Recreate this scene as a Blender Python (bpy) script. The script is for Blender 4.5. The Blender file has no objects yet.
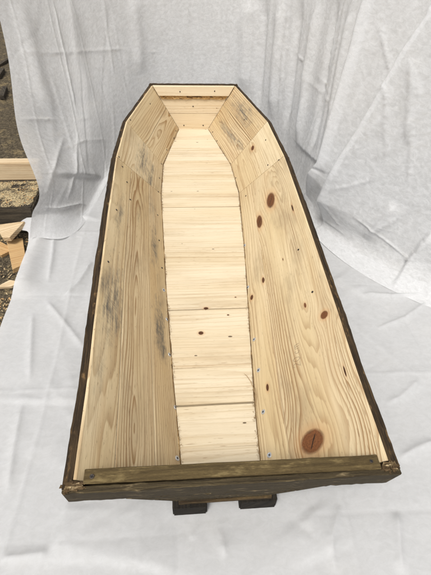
import bpy, bmesh, math, random
import numpy as np
from mathutils import Vector, Matrix, noise as mnoise

random.seed(7)
R = math.radians
scene = bpy.context.scene
col = scene.collection
H = 0.249            # rim height above the floor boards (m)
GZ = -0.078          # ground level

# ------------------------------------------------------------------ node helpers
class Tree:
    def __init__(s, name):
        s.m = bpy.data.materials.new(name); s.m.use_nodes = True
        s.t = s.m.node_tree; s.t.nodes.clear()
        s.out = s.t.nodes.new('ShaderNodeOutputMaterial')
    def node(s, typ, **kw):
        n = s.t.nodes.new(typ)
        for k, v in kw.items(): setattr(n, k, v)
        return n
    def link(s, a, b): s.t.links.new(a, b)
    def put(s, inp, v):
        if isinstance(v, X): s.link(v.s, inp)
        elif isinstance(v, bpy.types.NodeSocket): s.link(v, inp)
        else: inp.default_value = v
    def math(s, op, *a, clamp=False):
        n = s.node('ShaderNodeMath', operation=op, use_clamp=clamp)
        for i, v in enumerate(a): s.put(n.inputs[i], v)
        return X(s, n.outputs[0])
    def vec(s, x, y, z=0.0):
        n = s.node('ShaderNodeCombineXYZ')
        for i, v in enumerate((x, y, z)): s.put(n.inputs[i], v)
        return n.outputs[0]
    def noise(s, v, scale=1.0, detail=2.0, rough=0.5, dist=0.0):
        n = s.node('ShaderNodeTexNoise')
        s.put(n.inputs['Vector'], v); n.inputs['Scale'].default_value = scale
        n.inputs['Detail'].default_value = detail; n.inputs['Roughness'].default_value = rough
        n.inputs['Distortion'].default_value = dist
        return X(s, n.outputs['Fac'])
    def ramp(s, f, stops):
        n = s.node('ShaderNodeValToRGB'); s.put(n.inputs[0], f)
        el = n.color_ramp.elements
        while len(el) < len(stops): el.new(0.5)
        for e, (p, c) in zip(el, stops):
            e.position = p
            e.color = (c, c, c, 1) if isinstance(c, (int, float)) else (*c, 1)
        return n.outputs[0]
    def step(s, f, a, b):
        n = s.node('ShaderNodeMapRange', interpolation_type='SMOOTHSTEP')
        s.put(n.inputs[0], f); s.put(n.inputs[1], a); s.put(n.inputs[2], b)
        return X(s, n.outputs[0])
    def mix(s, f, a, b, mode='MIX'):
        n = s.node('ShaderNodeMix', data_type='RGBA', blend_type=mode)
        s.put(n.inputs[0], f)
        for i, c in ((6, a), (7, b)):
            if isinstance(c, tuple): n.inputs[i].default_value = (*c, 1)
            else: s.put(n.inputs[i], c)
        return n.outputs[2]
    def bump(s, h, strength=0.3, dist=0.002, nrm=None):
        n = s.node('ShaderNodeBump'); s.put(n.inputs['Height'], h)
        n.inputs['Strength'].default_value = strength; n.inputs['Distance'].default_value = dist
        if nrm is not None: s.link(nrm, n.inputs['Normal'])
        return n.outputs[0]
    def bsdf(s, color, rough=0.7, normal=None, metallic=0.0, spec=0.3):
        n = s.node('ShaderNodeBsdfPrincipled')
        if isinstance(color, tuple): n.inputs['Base Color'].default_value = (*color, 1)
        else: s.put(n.inputs['Base Color'], color)
        s.put(n.inputs['Roughness'], rough); n.inputs['Metallic'].default_value = metallic
        n.inputs['Specular IOR Level'].default_value = spec
        if normal is not None: s.link(normal, n.inputs['Normal'])
        return n.outputs[0]
    def done(s, sh): s.link(sh, s.out.inputs[0]); return s.m

class X:
    def __init__(s, t, sock): s.t, s.s = t, sock
    def __add__(a, b): return a.t.math('ADD', a, b)
    __radd__ = __add__
    def __sub__(a, b): return a.t.math('SUBTRACT', a, b)
    def __rsub__(a, b): return a.t.math('SUBTRACT', b, a)
    def __mul__(a, b): return a.t.math('MULTIPLY', a, b)
    __rmul__ = __mul__
    def __truediv__(a, b): return a.t.math('DIVIDE', a, b)

def uvxy(T):
    n = T.node('ShaderNodeUVMap'); n.uv_map = 'UVMap'
    sp = T.node('ShaderNodeSeparateXYZ'); T.link(n.outputs[0], sp.inputs[0])
    return X(T, sp.outputs[0]), X(T, sp.outputs[1])

# ------------------------------------------------------------------ wood
def pine(name, early=(0.66, 0.50, 0.31), late=(0.42, 0.24, 0.10), pale=(0.72, 0.60, 0.42), freq=70.0,
         centre=0.06, amount=0.6, knots=(), stains=(), marks=0.0, rough_saw=0.0, speck=0.5, seed=0.0, cath=0.05):
    """Pine board: u runs along the grain, v across (metres)."""
    T = Tree(name)
    u, v = uvxy(T)
    yy = v
    kd = None
    for i, (ku, kv, ru, rv, dark) in enumerate(knots):
        du, dv = u - ku, v - kv
        a, b = du / (ru * 3.2), dv / (rv * 3.0)
        g = T.math('EXPONENT', (a * a + b * b) * -1.0)
        yy = yy - dv * g * 0.80
    wl = T.noise(T.vec(u * 1.1 + seed, v * 5.0, seed * 1.7), 1.0, 2.0)
    ws = T.noise(T.vec(u * 5.0 + seed, v * 30.0, seed), 1.0, 2.0)
    yy = yy + (wl - 0.5) * 0.045 + (ws - 0.5) * 0.006
    c = yy - centre
    hh = (T.noise(T.vec(u * 1.3, seed * 3.1, 0.3), 1.0, 1.0) - 0.5) * cath * 4.0 + 0.015
    r = T.math('SQRT', c * c + hh * hh)
    fr = T.math('FRACT', r * freq + (T.noise(T.vec(u * 2.0, v * 9.0, 4.0 + seed), 1.0, 1.0)) * 1.2 + T.noise(T.vec(u * 0.6, v * 22.0, 7.0 + seed), 1.0, 2.0) * 4.0)
    ring = T.ramp(fr, [(0.0, 0.15), (0.45, 0.30), (0.78, 0.85), (0.9, 1.0), (0.97, 0.2), (1.0, 0.15)])
    ramt = T.noise(T.vec(u * 0.9 + 3, v * 10.0, seed + 9), 1.0, 2.0)
    fib = T.noise(T.vec(u * 14.0, v * 900.0, seed), 1.0, 2.0, 0.6)
    fib2 = T.noise(T.vec(u * 3.0, v * 160.0, seed + 2), 1.0, 3.0, 0.6)
    base = T.mix(T.step(T.noise(T.vec(u * 1.5, v * 7.0, seed + 5), 1.0, 3.0), 0.3, 0.7), early, pale)
    colr = T.mix(X(T, ring) * T.step(ramt, 0.15, 0.75) * min(amount * 1.2, 1.1) + (fib2 - 0.3) * 0.42 * amount, base, late)
    colr = T.mix((fib - 0.5) * 0.5 + 0.08, colr, (0.32, 0.21, 0.11))
    strk = T.noise(T.vec(u * 2.5 + seed, v * 330.0, seed + 6), 1.0, 3.0, 0.65)
    colr = T.mix(T.step(strk, 0.56, 0.70) * 0.70 * amount, colr, (0.25, 0.15, 0.075))
    tick = T.noise(T.vec(u * 26.0 + seed, v * 420.0, seed + 8), 1.0, 2.0, 0.6)
    colr = T.mix(T.step(tick, 0.62, 0.72) * T.step(ramt, 0.30, 0.65) * 0.85, colr, (0.20, 0.115, 0.05))
    # resin pockets and little dark pin marks
    if speck > 0:
        vo = T.node('ShaderNodeTexVoronoi'); T.put(vo.inputs['Vector'], T.vec(u * 16.0 + seed, v * 38.0 + seed, 0.0)); vo.inputs['Scale'].default_value = 1.0
        d = X(T, vo.outputs['Distance'])
        sel = T.node('ShaderNodeSeparateColor'); T.link(vo.outputs['Color'], sel.inputs[0])
        rad = T.step(X(T, sel.outputs[0]), 0.86 - 0.20 * speck, 1.05) * 0.075 * speck
        rad = rad * 1.0
        sp = T.math('LESS_THAN', d + (ws - 0.5) * 0.08, rad)
        colr = T.mix(sp * 0.9, colr, (0.055, 0.028, 0.013))
    # weathered dirt brushed over in patches
    if marks > 0:
        big = T.noise(T.vec(u * 3.0 + seed, v * 9.0, seed + 11), 1.0, 4.0, 0.65)
        colr = T.mix(T.step(big, 0.50, 0.75) * marks, colr, (0.27, 0.20, 0.12))
        scr = T.noise(T.vec(u * 40.0 + v * 30, v * 240.0, seed + 3), 1.0, 3.0, .7)
        col2 = T.noise(T.vec(u * 1.2, v * 16.0, seed + 17), 1.0, 3.0)
        colr = T.mix(T.step(col2, 0.50, 0.70) * 0.35 * marks, colr, (0.44, 0.27, 0.12))
        colr = T.mix(T.step(scr, 0.60, 0.72) * marks * 0.9, colr, (0.20, 0.14, 0.08))
    for i, (su, sv, lu, lv, dens) in enumerate(stains):
        a, b = (u - su) / lu, (v - sv) / lv
        e = 1.0 - T.math('SQRT', a * a + b * b) + (T.noise(T.vec(u * 16.0 + i, v * 34.0, 1.0), 1.0, 4.0, .7) - 0.5) * 2.2
        cross = T.noise(T.vec(u * 130.0 + v * 60.0, v * 30.0, i * 1.3), 1.0, 3.0, 0.7)     # saw-tooth smears across the grain
        long_ = T.noise(T.vec(u * 12.0, v * 210.0, i * 2.3), 1.0, 2.0, 0.7)
        grain = T.noise(T.vec(u * 9.0 + v * 12.0, v * 75.0, i * 4.3), 1.0, 5.0, 0.75)
        msk = T.step(e, 0.0, 1.0) * T.math('MINIMUM', T.step(cross * 0.22 + long_ * 0.26 + grain * 0.52, 0.40, 0.60) * dens * 1.45, 0.92)
        colr = T.mix(msk, colr, (0.11, 0.10, 0.085))
    hgt = fib * 0.5 + X(T, ring) * 0.4
    for i, (ku, kv, ru, rv, dark) in enumerate(knots):
        wob = (T.noise(T.vec(u * 60.0, v * 60.0, i * 3.0), 1.0, 2.0) - 0.5) * 0.35
        a, b = (u - ku) / ru, (v - kv) / rv
        d = T.math('SQRT', a * a + b * b) + wob
        kr = T.math('FRACT', d * 3.4)
        core = T.mix(kr * 0.6, tuple(x * dark for x in (0.30, 0.115, 0.040)), tuple(x * dark for x in (0.17, 0.060, 0.022)))
        colr = T.mix((1.0 - T.step(d, 0.8, 2.2)) * 0.38, colr, (0.45, 0.22, 0.085))
        colr = T.mix(1.0 - T.step(d, 0.78, 1.12), colr, T.mix(T.noise(T.vec(u * 260.0, v * 260.0, 2.0), 1.0, 3.0, 0.7), core, (0.05, 0.02, 0.009)))
        rim = T.step(d, 0.72, 0.95) * (1.0 - T.step(d, 0.98, 1.15)) * T.step(wob, -0.05, 0.10)
        colr = T.mix(rim * 0.8, colr, (0.05, 0.022, 0.01))
        if ru > 0.018:      # the drying crack across a big knot
            ck = T.math('ABSOLUTE', (v - kv) * 0.9 + (u - ku) * 0.55 + (ws - 0.5) * 0.012 + 0.002)
            ckm = (1.0 - T.step(ck, 0.0008, 0.0022)) * (1.0 - T.step(d, 0.45, 0.75))
            colr = T.mix(ckm, colr, (0.02, 0.012, 0.008))
    if rough_saw > 0:
        hgt = hgt + T.noise(T.vec(u * 260.0, v * 20.0, seed), 1.0, 2.0) * rough_saw
    nb = T.bump(hgt, 0.35, 0.0018)
    return T.done(T.bsdf(colr, 0.62 + fib * 0.2, nb, spec=0.25))

def dark_wood(name, base=(0.028, 0.017, 0.010), worn=(0.15, 0.085, 0.036), pale=(0.42, 0.27, 0.12), wear=0.55, palemin=0.72, streak=120.0):
    T = Tree(name)
    u, v = uvxy(T)
    st = T.noise(T.vec(u * 7.0, v * streak, 0.0), 1.0, 4.0, 0.65)
    bl = T.noise(T.vec(u * 13.0, v * 34.0, 3.0), 1.0, 4.0, 0.65)
    fine = T.noise(T.vec(u * 120.0, v * 420.0, 5.0), 1.0, 3.0, 0.7)
    c = T.mix(T.step(st, 0.36, 0.68) * 0.75, base, worn)
    c = T.mix(T.step(bl, wear, wear + 0.13) * 0.85, c, worn)
    c = T.mix(T.step(bl * 0.72 + st * 0.28, palemin - 0.1, palemin) , c, pale)
    c = T.mix((fine - 0.5) * 0.9 + 0.12, c, (0.012, 0.008, 0.005))
    nb = T.bump(st * 0.6 + bl * 0.5 + fine * 0.5, 0.7, 0.004)
    return T.done(T.bsdf(c, 0.68 + fine * 0.25, nb, spec=0.18))

# ------------------------------------------------------------------ mesh helpers
def tag(o, label=None, cat=None, group=None, kind=None):
    if label: o['label'] = label
    if cat: o['category'] = cat
    if group: o['group'] = group
    if kind: o['kind'] = kind
    return o

def empty(name, loc=(0, 0, 0)):
    o = bpy.data.objects.new(name, None); o.location = loc; o.empty_display_size = 0.1
    col.objects.link(o); return o

def link(name, me, mat, parent=None, smooth=False):
    o = bpy.data.objects.new(name, me); col.objects.link(o)
    if mat: me.materials.append(mat)
    if parent: o.parent = parent
    if smooth:
        for p in me.polygons: p.use_smooth = True
    return o

def set_uv(bm, ud, vd, origin, off=(0, 0)):
    ud, vd = Vector(ud).normalized(), Vector(vd).normalized()
    nd = ud.cross(vd)
    lay = bm.loops.layers.uv.get('UVMap') or bm.loops.layers.uv.new('UVMap')
    o = Vector(origin)
    for f in bm.faces:
        f.normal_update()
        flat = abs(f.normal.dot(nd)) > 0.6
        for l in f.loops:
            p = l.vert.co - o
            l[lay].uv = (p.dot(ud) + off[0], p.dot(vd) + (0 if flat else p.dot(nd)) + off[1])

def loft(pairs, tvec, bevel=0.0012, jit=0.0):
    """Closed plank: pairs (a, b) run along the grain; tvec(i) gives the thickness vector."""
    bm = bmesh.new(); rows = []
    for i, (a, b) in enumerate(pairs):
        t = Vector(tvec(i)); a, b = Vector(a), Vector(b)
        j = lambda: Vector((random.gauss(0, jit), random.gauss(0, jit), random.gauss(0, jit) * 0.6)) if jit else Vector((0, 0, 0))
        rows.append([bm.verts.new(p + j()) for p in (a, b, b + t, a + t)])
    for r0, r1 in zip(rows, rows[1:]):
        for k in range(4):
            bm.faces.new((r0[k], r0[(k + 1) % 4], r1[(k + 1) % 4], r1[k]))
    bm.faces.new(rows[0]); bm.faces.new(rows[-1][::-1])
    bmesh.ops.recalc_face_normals(bm, faces=bm.faces)
    if bevel:
        es = [e for e in bm.edges if e.is_manifold and e.calc_face_angle(0) > 0.5]
        bmesh.ops.bevel(bm, geom=es, offset=bevel, segments=1, affect='EDGES', clamp_overlap=True)
    return bm

def box_bm(x0, x1, y0, y1, z0, z1, bevel=0.002):
    bm = bmesh.new()
    bmesh.ops.create_cube(bm, size=1, matrix=Matrix.Translation(((x0 + x1) / 2, (y0 + y1) / 2, (z0 + z1) / 2)) @ Matrix.Diagonal((x1 - x0, y1 - y0, z1 - z0, 1)))
    if bevel: bmesh.ops.bevel(bm, geom=bm.edges[:], offset=bevel, segments=2, affect='EDGES')
    return bm

def fin(bm, name):
    me = bpy.data.meshes.new(name); bm.to_mesh(me); bm.free(); return me

def interp(pl, y):
    for (x0, y0), (x1, y1) in zip(pl, pl[1:]):
        if y <= y1: return x0 + (x1 - x0) * (y - y0) / (y1 - y0)
    return pl[-1][0]

# ------------------------------------------------------------------ the boat
boat = empty('wooden_box', (0, 1.1, GZ))
tag(boat, 'long open pine box with flared faceted sides like a coffin or boat and dark edges', 'wooden box')
boat_inv = Matrix.Translation((0, -1.1, -GZ))

def part(name, bm, mat, parent=boat, smooth=False):
    bmesh.ops.transform(bm, matrix=boat_inv, verts=bm.verts)
    return link(name, fin(bm, name), mat, parent, smooth)

RIM = [(0.2976, 0.018), (0.300, 0.09), (0.304, 0.24), (0.3155, 0.45), (0.335, 0.91), (0.3485, 1.335), (0.338, 1.708), (0.236, 2.236)]
FLR = {-1: [(0.1035, 0.065), (0.1095, 0.154), (0.1283, 0.398), (0.1537, 0.791), (0.1857, 1.455), (0.1815, 1.765), (0.0935, 2.232)],
       1: [(0.0875, 0.065), (0.095, 0.16), (0.1025, 0.30), (0.1256, 0.58), (0.159, 0.977), (0.1905, 1.466), (0.181, 1.757), (0.0875, 2.232)]}
# (rim y from, to, floor y from, to) for the three facets of each side
FACET = {'long': (0.018, 1.335, 0.065, 1.462), 'mid': (1.335, 1.708, 1.462, 1.760), 'bow': (1.708, 2.236, 1.760, 2.232)}

def side_point(s, fac, t, a):
    """t along the facet from stern to bow, a = 0 at the rim .. 1 at the floor"""
    r0, r1, f0, f1 = FACET[fac]
    yr, yf = r0 + (r1 - r0) * t, f0 + (f1 - f0) * t
    p = Vector((s * interp(RIM, yr), yr, H)); q = Vector((s * interp(FLR[s], yf), yf, 0.0))
    return p.lerp(q, a)

def out_dir(s, fac):
    p, q = side_point(s, fac, 0, 0), side_point(s, fac, 1, 0)
    d = q - p
    n = Vector((d.y, -d.x, 0)).normalized()
    return n if n.x * s > 0 else -n

LINING, SHELL = 0.0062, 0.0172
NS = {'long': 26, 'mid': 8, 'bow': 10}

def side_board(s, fac, a0, a1, mat, uvoff, gap=0.0017):
    n = NS[fac]
    g = gap / 0.30
    b0 = a0 + (g if a0 > 0 else 0.0); b1 = a1 - (g if a1 < 1 else -0.012)
    e0 = 0.0045 if fac != 'long' else 0.0
    ts = [(0 if i else e0) + (i / n) * (1 - (0 if i else 0)) for i in range(n + 1)]
    prs = [(side_point(s, fac, t, b0), side_point(s, fac, t, b1)) for t in ts]
    if a0 == 0:
        prs = [(a + Vector((0, 0, 0.0004 * math.sin(i * 1.9))), b) for i, (a, b) in enumerate(prs)]
    o = out_dir(s, fac)
    bm = loft(prs, lambda i: o * LINING, bevel=0.0008)
    ud = side_point(s, fac, 1, .5) - side_point(s, fac, 0, .5)
    vd = side_point(s, fac, .5, 1) - side_point(s, fac, .5, 0)
    vd = vd - ud * (vd.dot(ud) / ud.length_squared)
    set_uv(bm, ud, vd, side_point(s, fac, 0, 0), uvoff)
    return part('side_board', bm, mat)

def uv_of(s, fac, p):
    ud = side_point(s, fac, 1, .5) - side_point(s, fac, 0, .5)
    vd = side_point(s, fac, .5, 1) - side_point(s, fac, .5, 0)
    vd = vd - ud * (vd.dot(ud) / ud.length_squared)
    p = Vector(p) - side_point(s, fac, 0, 0)
    return p.dot(ud.normalized()), p.dot(vd.normalized())

KNOTS = {'rlow': [(0.7326, 0.2361, 0.015, 0.0055, 0.4), (0.6958, 0.2993, 0.012, 0.0075, 0.45), (0.3067, 0.2728, 0.012, 0.005, 0.4)], 'rup': [(0.102, 0.1593, 0.028, 0.034, 0.95), (1.1286, 0.1319, 0.05, 0.023, 0.75), (1.07, 0.2113, 0.042, 0.016, 0.65), (0.4187, 0.0398, 0.013, 0.0125, 0.8), (0.4956, 0.0916, 0.01, 0.004, 0.8), (0.9579, 0.0431, 0.022, 0.003, 0.12), (0.2259, 0.0279, 0.016, 0.0022, 0.12), (0.7497, 0.1346, 0.007, 0.002, 0.3)], 'rm': [(0.3235, 0.128, 0.02, 0.011, 0.7)]}
ST = {'l1': [(0.5137, 0.0522, 0.22, 0.07, 0.75), (0.9464, 0.0535, 0.2, 0.03, 0.5), (0.2599, 0.0296, 0.1, 0.02, 0.35)], 'l2': [(1.0718, 0.1566, 0.1, 0.02, 0.35)], 'l3': [(0.9724, 0.2473, 0.22, 0.03, 0.75), (0.5601, 0.2599, 0.17, 0.04, 1.0), (0.4671, 0.2722, 0.06, 0.03, 0.8), (1.2448, 0.2366, 0.12, 0.04, 0.5)], 'lm': [(0.2256, 0.1443, 0.24, 0.055, 0.75), (0.1494, 0.2071, 0.2, 0.04, 0.8)], 'rb': [(0.2762, 0.0575, 0.24, 0.06, 0.65), (0.1772, 0.1836, 0.2, 0.035, 0.7), (0.3426, 0.1981, 0.22, 0.04, 0.45)]}
SCREWS = {-1: [('long', 0.513, 0.95, 'zinc'), ('long', 0.413, 0.975, 'zinc'), ('long', 0.306, 0.975, 'zinc'), ('long', 0.175, 1.0, 'zinc'), ('long', 0.069, 0.962, 'zinc'), ('bow', 0.875, 0.95, 'dark'), ('bow', 0.688, 0.975, 'dark'), ('bow', 0.319, 0.938, 'dark'), ('mid', 0.969, 0.95, 'dark'), ('mid', 0.438, 0.925, 'dark'), ('long', 1.0, 0.925, 'dark'), ('long', 0.85, 0.888, 'dark'), ('long', 0.719, 0.9, 'dark'), ('long', 0.6, 0.938, 'dark'), ('bow', 0.075, 0.025, 'dark'), ('mid', 0.038, 0.025, 'dark'), ('long', 0.969, 0.112, 'dark'), ('long', 0.9, 0.225, 'dark'), ('bow', 0.669, 0.162, 'dark'), ('long', 0.819, 0.312, 'dark'), ('long', 0.719, 0.1, 'dark'), ('long', 0.494, 0.062, 'dark')], 1: [('long', 0.7, 0.988, 'zinc'), ('long', 0.519, 0.988, 'zinc'), ('long', 0.338, 0.95, 'zinc'), ('long', 0.25, 0.925, 'zinc'), ('long', 0.15, 0.913, 'zinc'), ('long', 0.062, 0.9, 'zinc'), ('bow', 0.838, 0.95, 'dark'), ('bow', 0.606, 0.975, 'dark'), ('bow', 0.269, 1.0, 'dark'), ('bow', 0.019, 1.0, 'dark'), ('mid', 0.475, 0.975, 'dark'), ('mid', 0.044, 1.0, 'dark'), ('long', 0.913, 1.0, 'dark'), ('long', 0.806, 1.0, 'dark'), ('bow', 1.0, 0.312, 'dark'), ('bow', 0.369, 0.275, 'dark'), ('mid', 0.638, 0.15, 'dark'), ('long', 1.0, 0.088, 'dark'), ('long', 0.95, 0.85, 'dark'), ('mid', 0.081, 0.288, 'dark'), ('long', 0.544, 0.188, 'dark'), ('long', 0.388, 0.162, 'dark')]}
WRITE = ([0.2175, 0.3351, 0.1373], [0.1337, 0.9876, 0.0826], [-0.6202, 0.1484, -0.7702], 0.0243)
KN = dict(KNOTS)
WARM = dict(early=(0.60, 0.475, 0.275), late=(0.27, 0.160, 0.070), pale=(0.69, 0.575, 0.375))
m_rlow = pine('pine_right_lower', knots=KN['rlow'], freq=80, centre=0.21, amount=0.75, seed=2.0, marks=0.55, **WARM)
m_rup = pine('pine_right_upper', knots=KN['rup'], freq=105, centre=0.10, amount=0.95, seed=3.4, cath=0.07, marks=0.5, **WARM)
m_l1 = pine('pine_left_upper', freq=80, centre=0.03, amount=0.8, stains=ST['l1'], seed=5.1, marks=0.8, **WARM)
m_l2 = pine('pine_left_middle', freq=125, centre=0.15, amount=1.0, stains=ST['l2'], seed=6.3, cath=0.05, marks=0.55, **WARM)
m_l3 = pine('pine_left_lower', freq=130, centre=0.34, amount=1.0, stains=ST['l3'], seed=7.7, cath=0.03, marks=0.5, **WARM)
PALEW = dict(early=(0.64, 0.52, 0.32), late=(0.32, 0.20, 0.09), pale=(0.71, 0.605, 0.41))
m_lm = pine('pine_left_shoulder', freq=85, centre=0.1, amount=0.8, stains=ST['lm'], seed=9.0, marks=0.45, **PALEW)
m_lb = pine('pine_left_bow', freq=75, centre=0.17, amount=0.85, seed=11.0, cath=0.09, marks=0.25, **PALEW)
m_rm = pine('pine_right_shoulder', freq=70, centre=0.2, amount=0.7, knots=KN['rm'], seed=12.0, marks=0.3, **PALEW)
m_rb = pine('pine_right_bow', freq=95, centre=0.2, amount=1.0, stains=ST['rb'], seed=13.5, marks=0.3, **WARM)

side_board(-1, 'long', 0, .30, m_l1, (0, 0)); side_board(-1, 'long', .30, .70, m_l2, (0, 0)); side_board(-1, 'long', .70, 1, m_l3, (0, 0))
side_board(1, 'long', 0, .72, m_rup, (0, 0)); side_board(1, 'long', .72, 1, m_rlow, (0, 0))
side_board(-1, 'mid', 0, .55, m_lm, (0, 0)); side_board(-1, 'mid', .55, 1, m_lm, (0, 0))
side_board(1, 'mid', 0, 1, m_rm, (0, 0))
side_board(-1, 'bow', 0, .5, m_lb, (0, 0)); side_board(-1, 'bow', .5, 1, m_lb, (0, 0.0))
side_board(1, 'bow', 0, .42, m_rb, (0, 0)); side_board(1, 'bow', .42, 1, m_rb, (0, 0))

# dark stained outer planks along the sides
m_shell = dark_wood('dark_stained_edge', base=(0.016, 0.0105, 0.006), worn=(0.085, 0.052, 0.023), pale=(0.25, 0.145, 0.06), palemin=0.68, wear=0.57, streak=150)
for s in (-1, 1):
    for fac in ('long', 'mid', 'bow'):
        n = NS[fac] * 3
        o = out_dir(s, fac)
        # slightly proud of the facet ends so neighbours meet
        prs = []
        for i in range(n + 1):
            t = i / n
            if fac == 'long': t = -0.012 + 1.012 * t
            if fac == 'bow': t = t * 1.045
            w = 0.001 + 0.0007 * mnoise.noise(Vector((t * 9 + s, 2, 1)))
            z = Vector((0, 0, 0.0012 * mnoise.noise(Vector((t * 8, s * 3, 5))) - 0.0010))
            tb = max(t, 0.006) if fac == 'long' else t
            prs.append((side_point(s, fac, t, 0) + o * (LINING + w) + z, side_point(s, fac, tb, 1.07) + o * (LINING + w)))
        wid = lambda i, fac=fac, s=s: SHELL + 0.0011 * mnoise.noise(Vector((i * .12, s * 7, 2))) + 0.0007 * mnoise.noise(Vector((i * .9, s * 7, 9)))
        bm = loft(prs, lambda i: o * wid(i), bevel=0.0020, jit=0.00035)
        set_uv(bm, side_point(s, fac, 1, 0) - side_point(s, fac, 0, 0), (0, 0, -1), side_point(s, fac, 0, 0), (s * 3.3, len(fac)))
        part('outer_plank', bm, m_shell)

# floor of cross boards
m_flw = [pine('pine_floor_warm', early=(0.59, 0.49, 0.33), late=(0.37, 0.25, 0.13), pale=(0.65, 0.565, 0.415), freq=44, centre=0.1, amount=0.55, seed=15.0, speck=1.5, cath=0.06, marks=0.3)]
m_fl = [pine('pine_floor', early=(0.60, 0.505, 0.345), late=(0.37, 0.26, 0.14), pale=(0.66, 0.58, 0.435), freq=48, centre=0.3, amount=0.5, seed=1.0, speck=1.6, cath=0.03, marks=0.22),
        pine('pine_floor_clear', early=(0.61, 0.515, 0.355), late=(0.39, 0.28, 0.15), pale=(0.67, 0.59, 0.445), freq=40, centre=-0.12, amount=0.45, seed=4.0, speck=1.6, cath=0.04, marks=0.12)] + m_flw
FLC = dict(early=(0.60, 0.505, 0.345), late=(0.37, 0.26, 0.14), pale=(0.66, 0.58, 0.435))
m_fk = [pine('pine_floor_knot', knots=((-0.037, 0.023, .0085, .0075, .35), (.06, .100, .004, .003, .2)), freq=48, centre=.3, amount=.5, seed=1.0, speck=1.6, cath=.03, marks=.22, **FLC),
        pine('pine_floor_edge_knot', knots=((-0.014, 0.004, .0085, .006, .3), (.095, .055, .0035, .0025, .2)), freq=48, centre=-.2, amount=.5, seed=1.6, speck=1.6, cath=.03, marks=.2, **FLC)]
JY = [0.076, 0.187, 0.314, 0.442, 0.557, 0.688, 0.795, 0.918, 1.041, 1.190, 1.344, 1.469, 1.577, 1.686, 1.810, 1.933, 2.085, 2.236]
WIDE = {0.314: 0.0062, 0.688: 0.0042, 1.344: 0.0055, 1.469: 0.001, 1.686: 0.0014, 1.933: 0.0012}
for i, (y0, y1) in enumerate(zip(JY, JY[1:])):
    g0, g1 = WIDE.get(y0, 0.0005) / 2, WIDE.get(y1, 0.0005) / 2
    z = random.uniform(-0.0006, 0.0002)
    n = 10; prs = []
    tilt = random.uniform(-0.0012, 0.0012)
    for k in range(n + 1):
        f = k / n
        def pt(y, e):
            yy = min(max(y, 0.066), 2.231)
            x = -interp(FLR[-1], yy) + (interp(FLR[-1], yy) + interp(FLR[1], yy)) * f
            x += (f - .5) * 0.004
            return Vector((x, y + e + 0.0006 * mnoise.noise(Vector((x * 30, y * 50, 0))) + tilt * (f - .5), z))
        prs.append((pt(y0, g0), pt(y1, -g1)))
    bm = loft(prs, lambda i: (0, 0, -0.019), bevel=0.0006)
    set_uv(bm, (1, 0, 0), (0, 1, 0), (0, y0, 0), (0, 0) if i in (4, 5) else (i * 2.37, i * 0.41))
    part('floor_board', bm, m_fk[i - 4] if i in (4, 5) else m_fl[(0, 1, 0, 2, 0, 1, 2, 0, 0, 1, 2, 0, 1, 2, 0, 1, 0)[i]])

# lower floor skin: the stained underside seen through the gaps and at the stern
m_under = dark_wood('rough_underside', base=(0.03, 0.020, 0.011), worn=(0.12, 0.080, 0.036), pale=(.24,.17,.08), palemin=0.68, wear=0.52)
prs = []
for i in range(25):
    y = 0.0620 + (2.235 - 0.0620) * i / 24
    yy = min(max(y, 0.066), 2.231)
    prs.append((Vector((-interp(FLR[-1], yy) - 0.012, y, -0.0205)), Vector((interp(FLR[1], yy) + 0.024, y, -0.0205))))
bm = loft(prs, lambda i: (0, 0, -0.007), bevel=0.001, jit=0.0006)
set_uv(bm, (1, 0, 0), (0, 1, 0), (0, 0, 0)); part('bottom_skin', bm, m_under)

# bow board, batten with its wany bark edge, stained outer face
m_bow = pine('pine_bow', early=(0.68, 0.56, 0.38), late=(0.46, 0.31, 0.16), pale=(0.74, 0.64, 0.47), freq=40, centre=0.2, amount=0.45, seed=21.0, speck=0.9)
xr, xl, fl_, fr_ = 0.236, -0.236, -0.0935, 0.0875
def bowp(x_rim, x_fl, a, yoff=0.0): return Vector((x_rim + (x_fl - x_rim) * a, 2.2365 + (2.2325 - 2.2365) * a + yoff, H * (1 - a)))
def bow_plank(a0, a1, yoff, th, mat, name, off, ext=0.0, jit=0.0, zoff=0.0, n=14, wav=0.0):
    prs = []
    for k in range(n + 1):
        f = k / n
        def P(a):
            l, r = bowp(xl - ext, fl_ - ext, a, yoff), bowp(xr + ext, fr_ + ext, a, yoff)
            return l.lerp(r, f)
        wv = Vector((0, 0, wav * mnoise.noise(Vector((f * 9, a1 * 5, 3)))))
        prs.append((P(a0) + Vector((0, 0, zoff)), P(a1) + wv))
    bm = loft(prs, lambda i: (0, th, 0), bevel=0.001, jit=jit)
    set_uv(bm, (1, 0, 0), (0, 0, -1), (0, 0, 0), off)
    return part(name, bm, mat)
bow_plank(0, .62, 0, 0.009, m_bow, 'end_board', (0.3, 0.2)); bow_plank(.626, 1.03, 0.0012, 0.009, m_bow, 'end_board', (2.3, 0.7))
bow_plank(0, 1.08, 0.0105, 0.024, m_shell, 'outer_plank', (5, 1), ext=0.020, jit=0.0010, zoff=0.003, n=40)
bow_plank(0.0, .205, -0.0145, 0.0135, m_bow, 'end_batten', (4.6, 0.1), zoff=0.0015, ext=-0.003)
T = Tree('pine_bark')
u, v = uvxy(T)
n1 = T.noise(T.vec(u * 60, v * 160, 0), 1, 4, .7); n2 = T.noise(T.vec(u * 22, v * 60, 4), 1, 3, .6)
c = T.mix(T.step(n1, .35, .65), (0.30, 0.16, 0.055), (0.55, 0.36, 0.15)); c = T.mix(T.step(n2, .52, .64), c, (0.09, 0.045, 0.02))
m_bark = T.done(T.bsdf(c, .85, T.bump(n1 + n2, 1.0, .006)))
bow_plank(.208, .285, -0.0075, 0.0068, m_bark, 'bark_edge', (0, 0), jit=0.0012, n=46, ext=-0.006, wav=0.004)

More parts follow.
